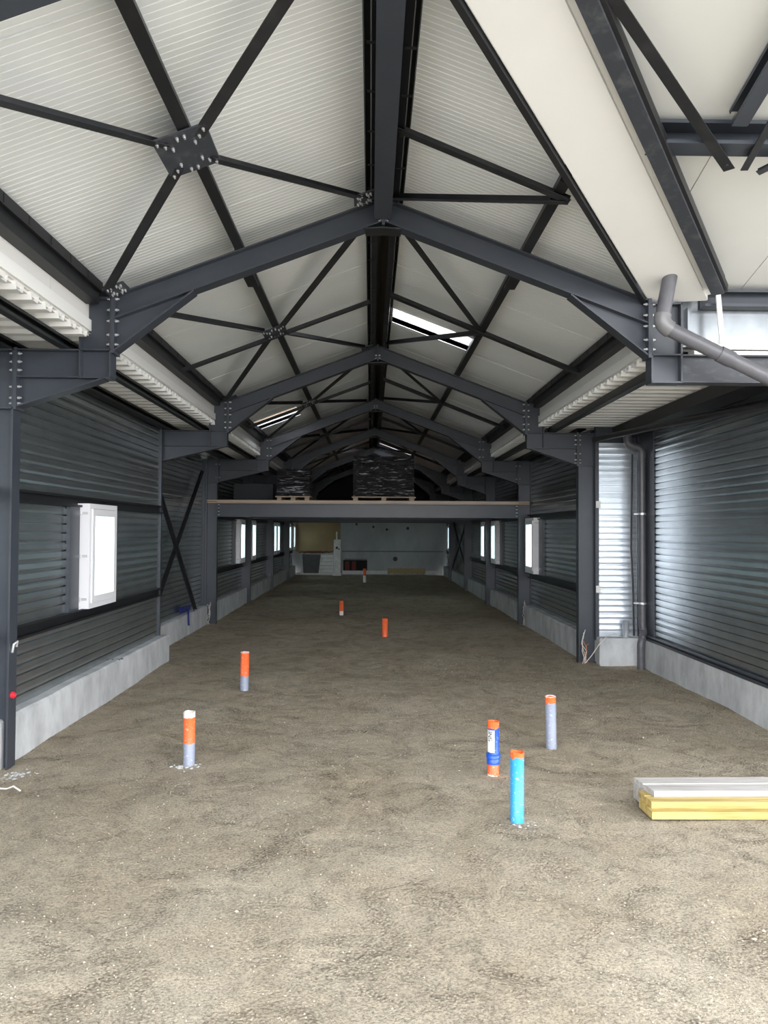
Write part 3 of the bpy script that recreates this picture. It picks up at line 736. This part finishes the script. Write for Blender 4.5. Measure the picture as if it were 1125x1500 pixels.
# left wall
wpos = {('left', 0): -2.72, ('left', 1): -2.72, ('left', 2): -3.06}
for b in range(7):
    y0, y1 = yend[b], yend[b+1]; nm = bay_n[b]
    # left
    pos = wpos.get(('left', b), -3.0)
    a0, a1 = (1.7, YF[1]-.07) if b == 0 else (YF[1]+.065, 9.95) if b == 1 else (9.95, y1) if b == 2 else (y0, y1)
    wins = WIN.get(('left', b), [])
    wallrun('left', pos, a0, a1, wins, .33, label='dark galvanised ribbed siding of the left wall %s' % nm)
    if b != 2: girts('left', pos, a0+.01, a1-.01, GZ, b)
    for k, (p, q) in enumerate(wins):
        window('left', pos, p, q, 'white framed window on the left wall %s%s' % (nm, '' if len(wins) == 1 else (', nearer one' if k == 0 else ', farther one')), b < 4)
        if b < 5: jambs('left', pos, p-.25, p-.02, 'dark jamb post beside the left wall window %s' % nm)
    if b == 0: kerb('left', -2.61, 1.7, YF[1]+.12, .34, .12, 'concrete plinth under the left wall in the foreground')
    elif b == 1: kerb('left', -2.61, YF[1]+.12, 10.08, .34, .22, 'weathered concrete plinth under the left wall, ending in a step')
    elif b == 2: kerb('left', -2.95, 10.08, YF[3]-.08, .33, .12, 'set-back concrete plinth with the blue strap on it')
    else: kerb('left', -2.875, y0+.07, y1-.07, .36, .14, 'concrete plinth along the left wall %s' % nm)
    # right
    if b >= 2:
        pos = 2.93; wins = WIN.get(('right', b), [])
        wallrun('right', pos, y0, y1, wins, .33, label='dark galvanised ribbed siding of the right wall %s' % nm)
        if b != 5: girts('right', pos, y0+.01, y1-.01, GZ, b)
        for (p, q) in wins:
            window('right', pos, p, q, 'white framed window on the right wall %s' % nm, b < 4)
            if b < 5: jambs('right', pos, p-.32, p-.03, 'dark jamb post beside the right wall window %s' % nm)
        kerb('right', 2.80, y0+.07, y1-.07, .36, .13, 'concrete plinth along the right wall %s' % nm)
        # dark wall post between window and column
# end stop of the nearer left siding
m = MB(); m.box(-2.80, -2.70, 9.945, 9.985, .34, 3.0); tag(m.build('end_trim', STEEL), 'dark vertical trim closing the near left siding', 'trim')
m = MB(); m.box(-3.11, -2.985, 14.06, 14.095, .3, 3.0); tag(m.build('end_trim', STEEL), 'added dark strip covering the bright siding end beside the left mezzanine column', 'trim')  # strip added to hide the bright reflection on the siding end
# step wall left between the two planes
m = MB(); m.box(-3.12, -2.72, 9.95, 9.97, .33, 3.134); struct(m.build('wall_left', STEEL), 'short dark return where the left wall steps back')
# right set-out wall, end wall
m = MB(); siding(m, 'x', 3.5, -1, 5.7, 9.9, .36, 3.134); struct(m.build('wall_right', GALV), 'large shiny galvanised ribbed wall at right')
m = MB(); m.box(3.455, 3.5, 5.7, 9.85, .345, .375); m.cyl((3.47, 5.7, .40), (3.47, 9.8, .40), .018, 10)
struct(m.build('trim_4', STEEL), 'dark sill profile under the shiny right wall')
m = MB(); siding(m, 'y', 9.96, -1, 2.955, 3.56, .33, 2.86); struct(m.build('wall_end', mat('end_wall_metal', (.76, .81, .88), .32, 0.78, col2=(.70, .75, .82), noise_scale=12.0)), 'bright galvanised end wall strip facing the viewer')
m = MB(); m.box(2.93, 3.6, 9.965, 10.03, 2.86, 3.134); m.box(2.93, 3.6, 10.02, 10.06, 0, 3.134); struct(m.build('wall_end', STEEL), 'dark closure behind and above the bright end wall strip')
m = MB(); m.box(2.915, 2.96, 9.93, 9.99, .30, 2.99); m.box(3.46, 3.499, 9.925, 9.955, .35, 2.95); m.box(3.482, 3.497, 9.42, 9.925, .41, 2.95)
struct(m.build('trim_5', STEEL), 'dark vertical trims either side of the bright end wall')
kerb('right', 3.455, 5.2, 9.72, .36, .18, 'long concrete plinth under the shiny right wall')
m = MB(); m.prism([(2.935, 0), (2.925, .02), (2.925, .33), (2.935, .345), (3.50, .345), (3.50, -.05), (2.935, -.05)], 'y', 9.80, 10.02)
struct(m.build('baseboard_end', CONC), 'rounded concrete block at the foot of the bright end wall')
for (x, y, z) in ((2.945, 9.915, 2.055), (2.945, 9.915, .96)):
    m = MB(); m.box(x-.03, x+.03, y-.01, y+.01, z-.045, z+.045); tag(m.build('white_tab', WHITE), 'small white tab on the %s edge of the bright end wall' % ('upper' if z > 1.5 else 'lower'), 'tab')
m = MB(); m.cyl((2.85, 9.75, 2.88), (3.44, 6.2, 2.80), .035, 14)
tag(m.build('wall_head_tube', BRACE), 'dark tube along the top of the shiny right wall', 'tube')

# ---------------------------------------------------------------- back wall
m = MB(); m.box(-3.1, 3.1, YB, YB+.2, -.1, 2.2); struct(m.build('wall_back', CONC2), 'grey concrete back wall below the mezzanine')
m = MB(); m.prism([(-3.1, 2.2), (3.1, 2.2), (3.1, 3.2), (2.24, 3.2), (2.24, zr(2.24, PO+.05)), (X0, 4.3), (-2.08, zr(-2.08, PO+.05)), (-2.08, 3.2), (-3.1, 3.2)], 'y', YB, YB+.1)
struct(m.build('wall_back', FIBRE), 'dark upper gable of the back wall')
m = MB(); m.box(-2.86, -1.17, YB-.03, YB, .88, 2.24); struct(m.build('trim_6', PLY), 'ochre board panel on the upper left of the back wall')
m = MB(); m.box(-1.1, 2.8, YB-.035, YB, .885, .93); m.box(-1.0, -.14, YB-.06, YB-.0, .58, .62); struct(m.build('trim_7', mat('ledge_grey', (.18, .2, .2), .8)), 'thin ledge line across the concrete back wall')
m = MB(); m.box(-1.05, -.13, YB-.05, YB-.01, .16, .57)  # solid panel, its near-black colour stands in for shade inside the opening
struct(m.build('trim_8', mat('opening_shade', (.012, .01, .01), .8)), 'near-black panel painted as the shade in a low opening of the back wall')
for xr in (-.98, -.72):
    m = MB(); m.box(xr, xr+.16, YB-.10, YB-.055, .06, .52); tag(m.build('red_prop', REDD), 'dark red %s piece standing in the low opening' % ('left' if xr < -.9 else 'right'), 'prop')
m = MB(); m.box(-1.40, -1.14, YB-.5, YB-.18, -.02, 1.36); m.box(-1.44, -1.10, YB-.54, YB-.14, -.02, .10); m.box(-1.33, -1.27, YB-.28, YB-.2, 1.36, 1.66)
tag(m.build('white_pier', WHITE), 'white block pier standing before the back wall', 'pier')
m = MB(); m.cyl((-1.28, YB-.505, 1.05), (-1.28, YB-.495, 1.05), .05, 12); m.cyl((-1.2, YB-.505, 1.0), (-1.2, YB-.495, 1.0), .03, 12); tag(m.build('fixing_mark', BRACE), 'dark ring mark on the white pier', 'mark')
m = MB(); m.prism([(-2.55, .08), (-1.98, .08), (-1.9, .78), (-2.6, .80)], 'y', YB-.35, YB-.25); tag(m.build('dark_sheet', mat('tarp', (.05, .055, .055), .6, col2=(.09, .09, .09), noise_scale=6)), 'dark sheet leaning against the back wall at left', 'sheet')
for k in range(5):
    m = MB(); m.box(-2.0+.02*k, -1.42, YB-.30, YB-.18, .10+.14*k, .225+.14*k); tag(m.build('concrete_block', WHITE), 'pale concrete course in the low stack beside the white pier, %s' % ('lowest', 'second lowest', 'middle', 'second highest', 'topmost')[k], 'block', 'stacked pale blocks by the back wall')
m = MB()
for k in range(9): m.bar((-2.75+.1*k*.9, YB-.3+.03*math.sin(k), .86+.03*math.sin(k*2)), (-2.3+.12*k*.9, YB-.25, .88+.05*math.cos(k*3)*.5), .10, .04)
tag(m.build('brown_cloth', mat('rust_brown', (.10, .035, .02), .8)), 'rust brown bundle lying on the dark sheet', 'bundle')
m = MB(); m.box(.65, 2.1, YB-.35, YB-.25, .10, .26)
for k in range(7): m.box(.68+k*.22, .72+k*.22, YB-.37, YB-.24, -.02, .28)
tag(m.build('timber_rail', mat('yellow_timber', (.42, .31, .13), .6)), 'yellow timber shutter lying at the foot of the back wall', 'timber')
m = MB(); m.box(-1.08, .65, YB-.13, YB-.07, .04, .17); m.box(2.1, 2.75, YB-.25, YB-.15, .04, .17); m.box(-2.85, -1.45, YB-.2, YB-.1, -.02, .09); tag(m.build('pale_kerb', WHITE), 'pale low kerb strip at the foot of the back wall', 'kerb')
for k, (x, z, r) in enumerate(((.1, 1.85, .05), (.62, 1.75, .05), (1.43, 1.8, .06), (.95, .62, .09), (-.55, 1.95, .05))):
    m = MB(); m.cyl((x, YB-.012, z), (x, YB-.0, z), r, 10); struct(m.build('trim_%d' % (9+k), BRACE), 'dark patch on the concrete back wall')

# ---------------------------------------------------------------- mezzanine
my = YF[3]
root = empty('mezzanine_beam', (0, my, 2.0), 'wide grey steel beam of the mezzanine front edge across the hall', 'steel beam')
m = MB(); m.ibeam((CL+.0, my-.0, 2.065), (CR-.0, my-.0, 2.065), .245, .14, (0, 0, 1), .016); m.build('beam', STEEL, root)
for sd, x in ((-1, CL), (1, CR)):
    m = MB(); m.box(x, x-sd*.018, my-.075, my+.075, 1.94, 2.19); m.build('end_plate', STEEL, root)
    for z in (2.16, 2.10, 2.04, 1.98): bolt((x-sd*.02, my-.05, z), (-sd, 0, 0), root, .012)
m = MB(); m.box(CL-.18, CR+.2, my-.07, YB, 2.192, 2.215); m.box(CL-.0, CR-.0, my-.075, my-.07, 2.190, 2.25); m.box(CL-.18, CR+.2, my-.068, YB, 2.225, 2.25)
struct(m.build('floor', TIMB), 'timber mezzanine floor deck with pale front edge')
m = MB(); m.bar((CL+.01, my-.085, 2.225), (CR-.01, my-.085, 2.225), .012, .018); struct(m.build('trim_20', mat('pale_edge', (.45, .38, .35), .5)), 'pale metal strip along the mezzanine edge')
for k in range(4, 7):
    m = MB(); m.ibeam((CL, YF[k], 2.08), (CR, YF[k], 2.08), .215, .13, (0, 0, 1), .014); tag(m.build('mezzanine_joist', STEEL), 'dark cross beam under the mezzanine %s' % ('behind the front beam', 'midway to the back wall', 'nearest to the back wall')[k-4], 'steel beam', 'mezzanine cross beams')
def pallet(x0, x1, y0, y1, z0, z1, label, seed):
    root = empty('wrapped_pallet', ((x0+x1)/2, (y0+y1)/2, z0), label, 'pallet')
    m = MB(); m.box(x0-.03, x1+.03, y0-.03, y1+.03, z0+.085, z0+.105)
    for k in range(3): xx = x0+k*(x1-x0-.09)/2; m.box(xx, xx+.09, y0, y1, z0, z0+.085)
    m.build('pallet_base', TIMB, root)
    # lumpy wrapped load: rings with small random folds
    n = 48; rows = 26; vs_ = []; rr = random.Random(seed)
    for j in range(rows+1):
        z = z0+.105+(z1-z0-.105)*j/rows; pinch = .012*rr.uniform(-1, 1)
        for i in range(n):
            t = 4*i/n; s = int(t); f = t-s
            cx = [(x0, y0), (x1, y0), (x1, y1), (x0, y1), (x0, y0)]
            x = cx[s][0]+(cx[s+1][0]-cx[s][0])*f; y = cx[s][1]+(cx[s+1][1]-cx[s][1])*f
            dx, dy = x-(x0+x1)/2, y-(y0+y1)/2; L = math.hypot(dx, dy)
            d = pinch+.012*mnoise.noise(Vector((x*6, y*6, z*30+seed)))
            vs_.append((x+dx/L*d, y+dy/L*d, z))
    m = MB(); m.add(vs_, [(j*n+i, j*n+(i+1) % n, (j+1)*n+(i+1) % n, (j+1)*n+i) for j in range(rows) for i in range(n)])
    m.add(vs_[-n:], [tuple(range(n))])
    m.build('wrapped_load', WRAP, root)
    return root
pallet(-.34, .83, 14.75, 15.75, 2.25, 3.13, 'large pallet load in black stretch wrap, centre of the mezzanine', 3)
pallet(-1.80, -1.18, 14.75, 15.5, 2.25, 2.88, 'smaller pallet load in black stretch wrap, left on the mezzanine', 5)
m = MB(); m.box(-2.72, -1.95, 15.3, 16.2, 2.25, 2.62); tag(m.build('dark_carton', FIBRE), 'low dark carton at the far left of the mezzanine', 'carton')

# ---------------------------------------------------------------- wall bracing left, bay with blue strap
for (a, b, lab) in (((-2.90, 10.15, 2.58), (-2.90, 12.85, .37), 'dark wall brace falling from the near column to the plinth'), ((-2.96, 13.55, 2.75), (-2.96, 10.25, .34), 'dark wall brace crossing behind, rising toward the far column')):
    m = MB(); m.angle(a, b, .05, .05, (1, 0, 0)); tag(m.build('wall_brace', BRACE), lab, 'brace')
for (a, b, lab) in (((2.80, 22.4, 2.0), (2.80, 26.4, .38), 'far wall brace on the right falling away from the viewer'), ((2.84, 26.4, 2.0), (2.84, 22.4, .38), 'far wall brace on the right rising away from the viewer')):
    m = MB(); m.angle(a, b, .06, .06, (1, 0, 0)); tag(m.build('wall_brace', BRACE), lab, 'brace')
m = MB()
for k in range(7):
    a = k*.9; c = Vector((-2.99, 12.35+.05*k, .40))
    m.tube([c+Vector((.03*math.cos(a+t), .13*math.sin(t*1.3+a), .045*math.sin(t*2+a)+.02)) for t in [q*.5 for q in range(10)]], .011, 6)
m.tube([(-2.95, 12.55, .38), (-2.935, 12.5, .34), (-2.93, 12.5, .22), (-2.93, 12.52, .16)], .016, 6)
tag(m.build('ratchet_strap', BLUE), 'crumpled navy blue strap lying over the left plinth', 'strap')

# ---------------------------------------------------------------- pipes and cables
# bent grey drain pipe at upper right
def bend(pts, n=7):
    """round the interior corners"""
    P = [Vector(p) for p in pts]; out = [P[0]]
    for i in range(1, len(P)-1):
        a, b, c = P[i-1], P[i], P[i+1]; r = .075
        p = b+(a-b).normalized()*r; q = b+(c-b).normalized()*r
        for k in range(n+1):
            t = k/n; out.append(p*(1-t)**2+b*2*t*(1-t)+q*t*t)
    out.append(P[-1]); return out
root = empty('drain_pipe', (2.07, 5.32, 3.4), 'thick grey drain pipe bent out of the white soffit at upper right', 'pipe')
K = [(2.075, 5.27, 3.50), (2.0, 5.26, 3.135), (2.98, 5.26, 2.66)]
m = MB(); m.tube(bend(K), .05, 20); m.build('pipe', GREYP, root)
m = MB(); q = bend(K)[1:-1]; m.tube(q, .058, 20); m.build('elbow', mat('elbow_grey', (.15, .15, .155), .3), root)
m = MB(); d = (Vector(K[2])-Vector(K[1])).normalized(); c = Vector(K[1])+d*.50; m.tube([c-d*.05, c+d*.05], .056, 20); m.build('coupling', GREYP, root)
# downpipe in the right corner
root = empty('downpipe', (3.42, 9.62, 0), 'grey downpipe with elbows in the corner beside the bright end wall', 'pipe')
m = MB(); m.tube(bend([(3.25, 9.70, 2.98), (3.26, 9.70, 2.80), (3.44, 9.70, 2.76), (3.44, 9.70, .50), (3.44, 9.64, .40), (3.385, 9.60, .34), (3.385, 9.60, -.05)]), .048, 18); m.build('pipe', GREYP, root)
for z in (1.93, .80):
    m = MB(); m.tube([(3.44, 9.70, z-.012), (3.44, 9.70, z+.012)], .054, 18); m.bar((3.34, 9.72, z), (3.53, 9.72, z), .02, .015); m.build('pipe_clip', BOLT, root)
m = MB(); m.tube([(3.44, 9.70, 2.62), (3.44, 9.70, 2.72)], .056, 18); m.build('socket', GREYP, root)
m = MB(); m.tube([(3.36, 9.78, .38), (3.345, 9.77, 1.0), (3.33, 9.79, 1.5), (3.35, 9.8, 2.7)], .012, 6); tag(m.build('conduit', BRACE), 'thin dark conduit behind the corner downpipe', 'conduit')
m = MB(); m.pipe_open(3.29, 9.88, .33, .56, .04); tag(m.build('stub_pipe', mat('zinc_grey', (.30, .32, .35), .35)), 'short grey pipe stub on the end wall plinth', 'pipe')
m = MB(); m.tube([(2.76, 9.86, .02), (2.82, 9.80, .12), (2.90, 9.76, .26), (3.0, 9.76, .37), (3.1, 9.77, .405), (3.17, 9.80, .39), (3.23, 9.84, .35)], .006, 6)
tag(m.build('earth_cable', WIRE), 'thin pale cable looping over the plinth by the right column', 'cable')
def wires(x, y, z, n, label, s=1.0):
    m = MB(); r_ = random.Random(int(abs(x*100)+y))
    for k in range(n):
        a = [(x+r_.uniform(-.03, .03)*s, y+r_.uniform(-.04, .04), 0.0)]
        for q in range(1, 6): a.append((x+r_.uniform(-.04, .04)*s, y+r_.uniform(-.03, .03), z*q/5*r_.uniform(.8, 1.05)))
        m.tube(a, .005, 5)
    return tag(m.build('earth_wire', WIRE if n % 2 else COPPER), label, 'wire')
wires(-2.72, 5.47, .42, 3, 'loose pale wires at the foot of the nearest left column')
wires(2.76, 9.93, .44, 3, 'loose pale wires at the foot of the right column')
wires(2.79, 9.92, .30, 2, 'reddish wires hanging at the foot of the right column')
wires(-2.92, 13.98, .42, 3, 'loose pale wires at the foot of the left mezzanine column')
wires(2.80, 13.98, .45, 3, 'loose pale wires at the foot of the right mezzanine column')
wires(-2.90, 22.1, .5, 3, 'loose wires at the foot of a far left column')
m = MB(); m.cyl((-2.557, 5.57, .515), (-2.541, 5.57, .515), .024, 14); m.cyl((-2.541, 5.57, .515), (-2.530, 5.57, .515), .013, 10)
o = m.build('red_cap', REDL, frames[1]); o['label'] = 'small red plastic cap'
m = MB(); m.tube([(-2.555, 5.56, .82), (-2.54, 5.55, .88), (-2.52, 5.56, .90), (-2.53, 5.57, .86)], .010, 6); tag(m.build('cable_clip', BOLT), 'small grey clip on the nearest left column above the red cap', 'clip')
# mortar lumps at plinth
def lump(x, y, z, r, name, label, n=9, mt=CLEARP, cat='mortar'):
    m = MB(); rr = random.Random(int(x*1000+y*10))
    for k in range(n):
        cx, cy = x+rr.gauss(0, r*.45), y+rr.gauss(0, r*.45); q = min(r, .12)*rr.uniform(.06, .17)
        vs_ = []
        for j, (s, hz) in enumerate(((1, 0), (.8, .45), (.35, .75))):
            for i in range(7): a = 2*math.pi*i/7; e_ = rr.uniform(.8, 1.15); vs_.append((cx+q*s*e_*math.cos(a), cy+q*s*e_*math.sin(a), z-.01+q*hz*.8))
        m.add(vs_, [(j*7+i, j*7+(i+1) % 7, (j+1)*7+(i+1) % 7, (j+1)*7+i) for j in range(2) for i in range(7)]+[tuple(range(14, 21))])
    return tag(m.build(name, mt), label, cat)

# upright service pipes in the sand
OR = (.88, .14, .035); GR = (.25, .28, .36); BL = (.012, .085, .48); SKY = (.035, .30, .62); WH = (.78, .70, .68)
def upright(x, y, h, r, stops, label, cat='pipe', tilt=0.0, jag=.0, **k):
    root = empty('service_pipe', (x, y, 0), label, cat, 'service pipes standing in the sand')
    m = MB(); m.pipe_open(x, y, -.08, h, r, jag=jag)
    o = m.build('pipe', bands('pipe_paint', stops, **k), root, origin=(x, y, 0))
    o.matrix_parent_inverse = root.matrix_basis.inverted()
    root.rotation_euler = (0, tilt, 0)
    return root
upright(-1.313, 5.66, .378, .042, [(0, GR), (.155, OR), (.335, WH)], 'orange and grey pipe with white rim, nearest at left', jag=.002)
upright(-1.335, 8.25, .405, .046, [(0, GR), (.155, OR), (.395, WH)], 'orange over grey pipe, second from the left wall side', tilt=.01)
upright(-.583, 15.6, .285, .042, [(0, WH), (.075, OR)], 'small far orange pipe left of the centre line')
upright(.24, 12.5, .28, .046, [(0, OR)], 'small all-orange pipe near the centre of the floor', tilt=-.01)
upright(-.194, 25.44, .45, .05, [(0, WH), (.22, OR)], 'farthest orange and white pipe before the back wall')
upright(1.435, 6.10, .40, .042, [(0, GR), (.345, OR), (.392, WH)], 'grey pipe with a small orange tip, right side', tilt=-.015)
rt = upright(.862, 5.385, .378, .040, [(0, WH), (.012, OR), (.10, (.010, .075, .42)), (.33, OR)], 'dark blue pipe with white label, collar and orange ends', jag=.001, **{'rough': .35})
m = MB(); m.pipe_open(.862, 5.385, .085, .15, .046, t=.008); m.pipe_open(.862, 5.385, .125, .155, .049, t=.01); m.build('collar', mat('blue_collar', BL, .3), rt)
# printed label wrapped on the pipe
def arc_patch(mb_, x, y, r, a0, a1, z0, z1, n=10):
    vs_ = []
    for i in range(n+1):
        a = a0+(a1-a0)*i/n; vs_ += [(x+r*math.cos(a), y+r*math.sin(a), z0), (x+r*math.cos(a), y+r*math.sin(a), z1)]
    mb_.add(vs_, [(2*i, 2*i+2, 2*i+3, 2*i+1) for i in range(n)], True)
m = MB(); arc_patch(m, .862, 5.385, .0408, math.radians(187), math.radians(272), .168, .322); lb = m.build('printed_label', mat('label_white', (.80, .80, .78), .4), rt); lb['label'] = 'white printed label'
# letters drawn as strokes on the pipe surface (text reads upward)
m = MB(); RL = .0412
def stroke(u0, v0, u1, v1, wd=.0048):
    # u = along text (up the pipe, z), v = across text (angle)
    n = 5
    for k in range(n):
        for t in (k/n,): pass
    a_of = lambda v: math.radians(243)-v/RL if False else math.radians(226)+v/RL
    p = Vector((u0, v0)); q = Vector((u1, v1)); d = (q-p).normalized()*wd/2; nn = Vector((-d.y, d.x))
    vs_ = []
    for t in range(n+1):
        c = p+(q-p)*t/n
        if t == 0: c = c-d
        if t == n: c = c+d
        for s in (-1, 1):
            cc = c+nn*s; a = a_of(-cc.y); vs_.append((.862+RL*math.cos(a), 5.385+RL*math.sin(a), .205+cc.x))
    m.add(vs_, [(2*i, 2*i+1, 2*i+3, 2*i+2) for i in range(n)])
H = .026; Lw = .020
def letter(ch, o):
    # glyph coordinates: x along text, y up (0..1)
    G = {'S': [(1,1,0,1),(0,1,0,.5),(0,.5,1,.5),(1,.5,1,0),(1,0,0,0)], 'N': [(0,0,0,1),(0,1,1,0),(1,0,1,1)], '8': [(0,0,0,1),(0,1,.7,1),(0,.5,.7,.5),(0,0,.7,0)]}[ch]
    for a, b, c, d in G: stroke(o+a*Lw, (b-.5)*H, o+c*Lw, (d-.5)*H)
for i, ch in enumerate('SN8'): letter(ch, .043+i*.028)
lt = m.build('label_text', mat('label_ink', (.02, .02, .03), .5), rt)
upright(.868, 4.545, .405, .040, [(0, SKY), (.372, OR)], 'light blue pipe with orange rim, nearest to the viewer', jag=.003, **{'rough': .3})
lump(-1.313, 5.62, .0, .09, 'mortar_crumbs', 'pale mortar crumbs around the nearest left pipe', 44)
lump(.86, 4.53, .0, .11, 'mortar_crumbs', 'pale mortar crumbs around the light blue pipe', 50)
lump(1.435, 6.07, .0, .05, 'mortar_crumbs', 'pale mortar crumbs at the grey pipe foot', 6)
lump(-2.45, 5.42, .0, .14, 'mortar_crumbs', 'pale mortar crumbs at the foot of the nearest left column', 60)
lump(.92, 3.30, .0, .07, 'broken_stone', 'pale crumbled stone pressed in the sand in the right foreground', 14, cat='stone')
lump(-2.66, 8.15, .345, .10, 'mortar_lump', 'dark rubbish scraps lying on the left plinth', 8, mat('scrap_dark', (.05, .05, .055), .8))
m = MB(); m.tube([(-2.42, 5.02, .03), (-2.36, 4.98, .05), (-2.33, 5.03, .03), (-2.27, 4.99, .06), (-2.24, 5.02, .02)], .006, 6); tag(m.build('wire_scrap', WIRE), 'twisted pale wire scrap on the sand at the left edge', 'wire')

# ---------------------------------------------------------------- boards on the floor, right
WOODW = mat('whitish_wood', (.50, .48, .46), .7, col2=(.30, .285, .27), noise_scale=5, stretch=(.4, 5, 5), bump=.2)
WOODY = mat('yellow_wood', (.52, .40, .14), .6, col2=(.30, .20, .06), noise_scale=4, stretch=(.4, 6, 6), ramp=(.42, .66), bump=.2)
def board(p, q, wd, th, z, mt, name, label, skew=.0, groove=False):
    """plank lying between left-front corner line p->q (front edge), width wd going back"""
    p = Vector((*p, 0)); q = Vector((*q, 0)); d = (q-p).normalized(); b = Vector((-d.y, d.x, 0))
    m = MB(); sec = [(0, 0), (wd, 0), (wd, th), (wd*.55, th), (wd*.53, th-.006), (wd*.47, th-.006), (wd*.45, th), (0, th)] if groove else [(0, 0), (wd, 0), (wd, th), (0, th)]
    n = len(sec); vs_ = [p+b*a-d*(skew*a)+Vector((0, 0, z+h)) for a, h in sec]+[q+b*a+Vector((0, 0, z+h)) for a, h in sec]
    m.add(vs_, [(i, (i+1) % n, n+(i+1) % n, n+i) for i in range(n)]+[tuple(reversed(range(n))), tuple(range(n, 2*n))])
    return tag(m.build(name, mt), label, 'timber')
board((1.675, 4.57), (3.4, 4.55), .20, .045, .0, WOODY, 'formwork_board', 'lowest yellow formwork board, front of the stack on the sand', .05)
board((1.69, 4.62), (3.4, 4.60), .20, .040, .046, WOODY, 'formwork_board', 'yellow knotty board lying on top of the lowest one', .06, True)
board((1.735, 4.70), (3.4, 4.72), .26, .035, .087, WOODW, 'formwork_board', 'whitish weathered board on top at the back of the stack', .12, True)
board((1.70, 4.83), (3.4, 4.83), .12, .086, .0, WOODW, 'formwork_board', 'whitish board hidden under the back of the stack', .05)
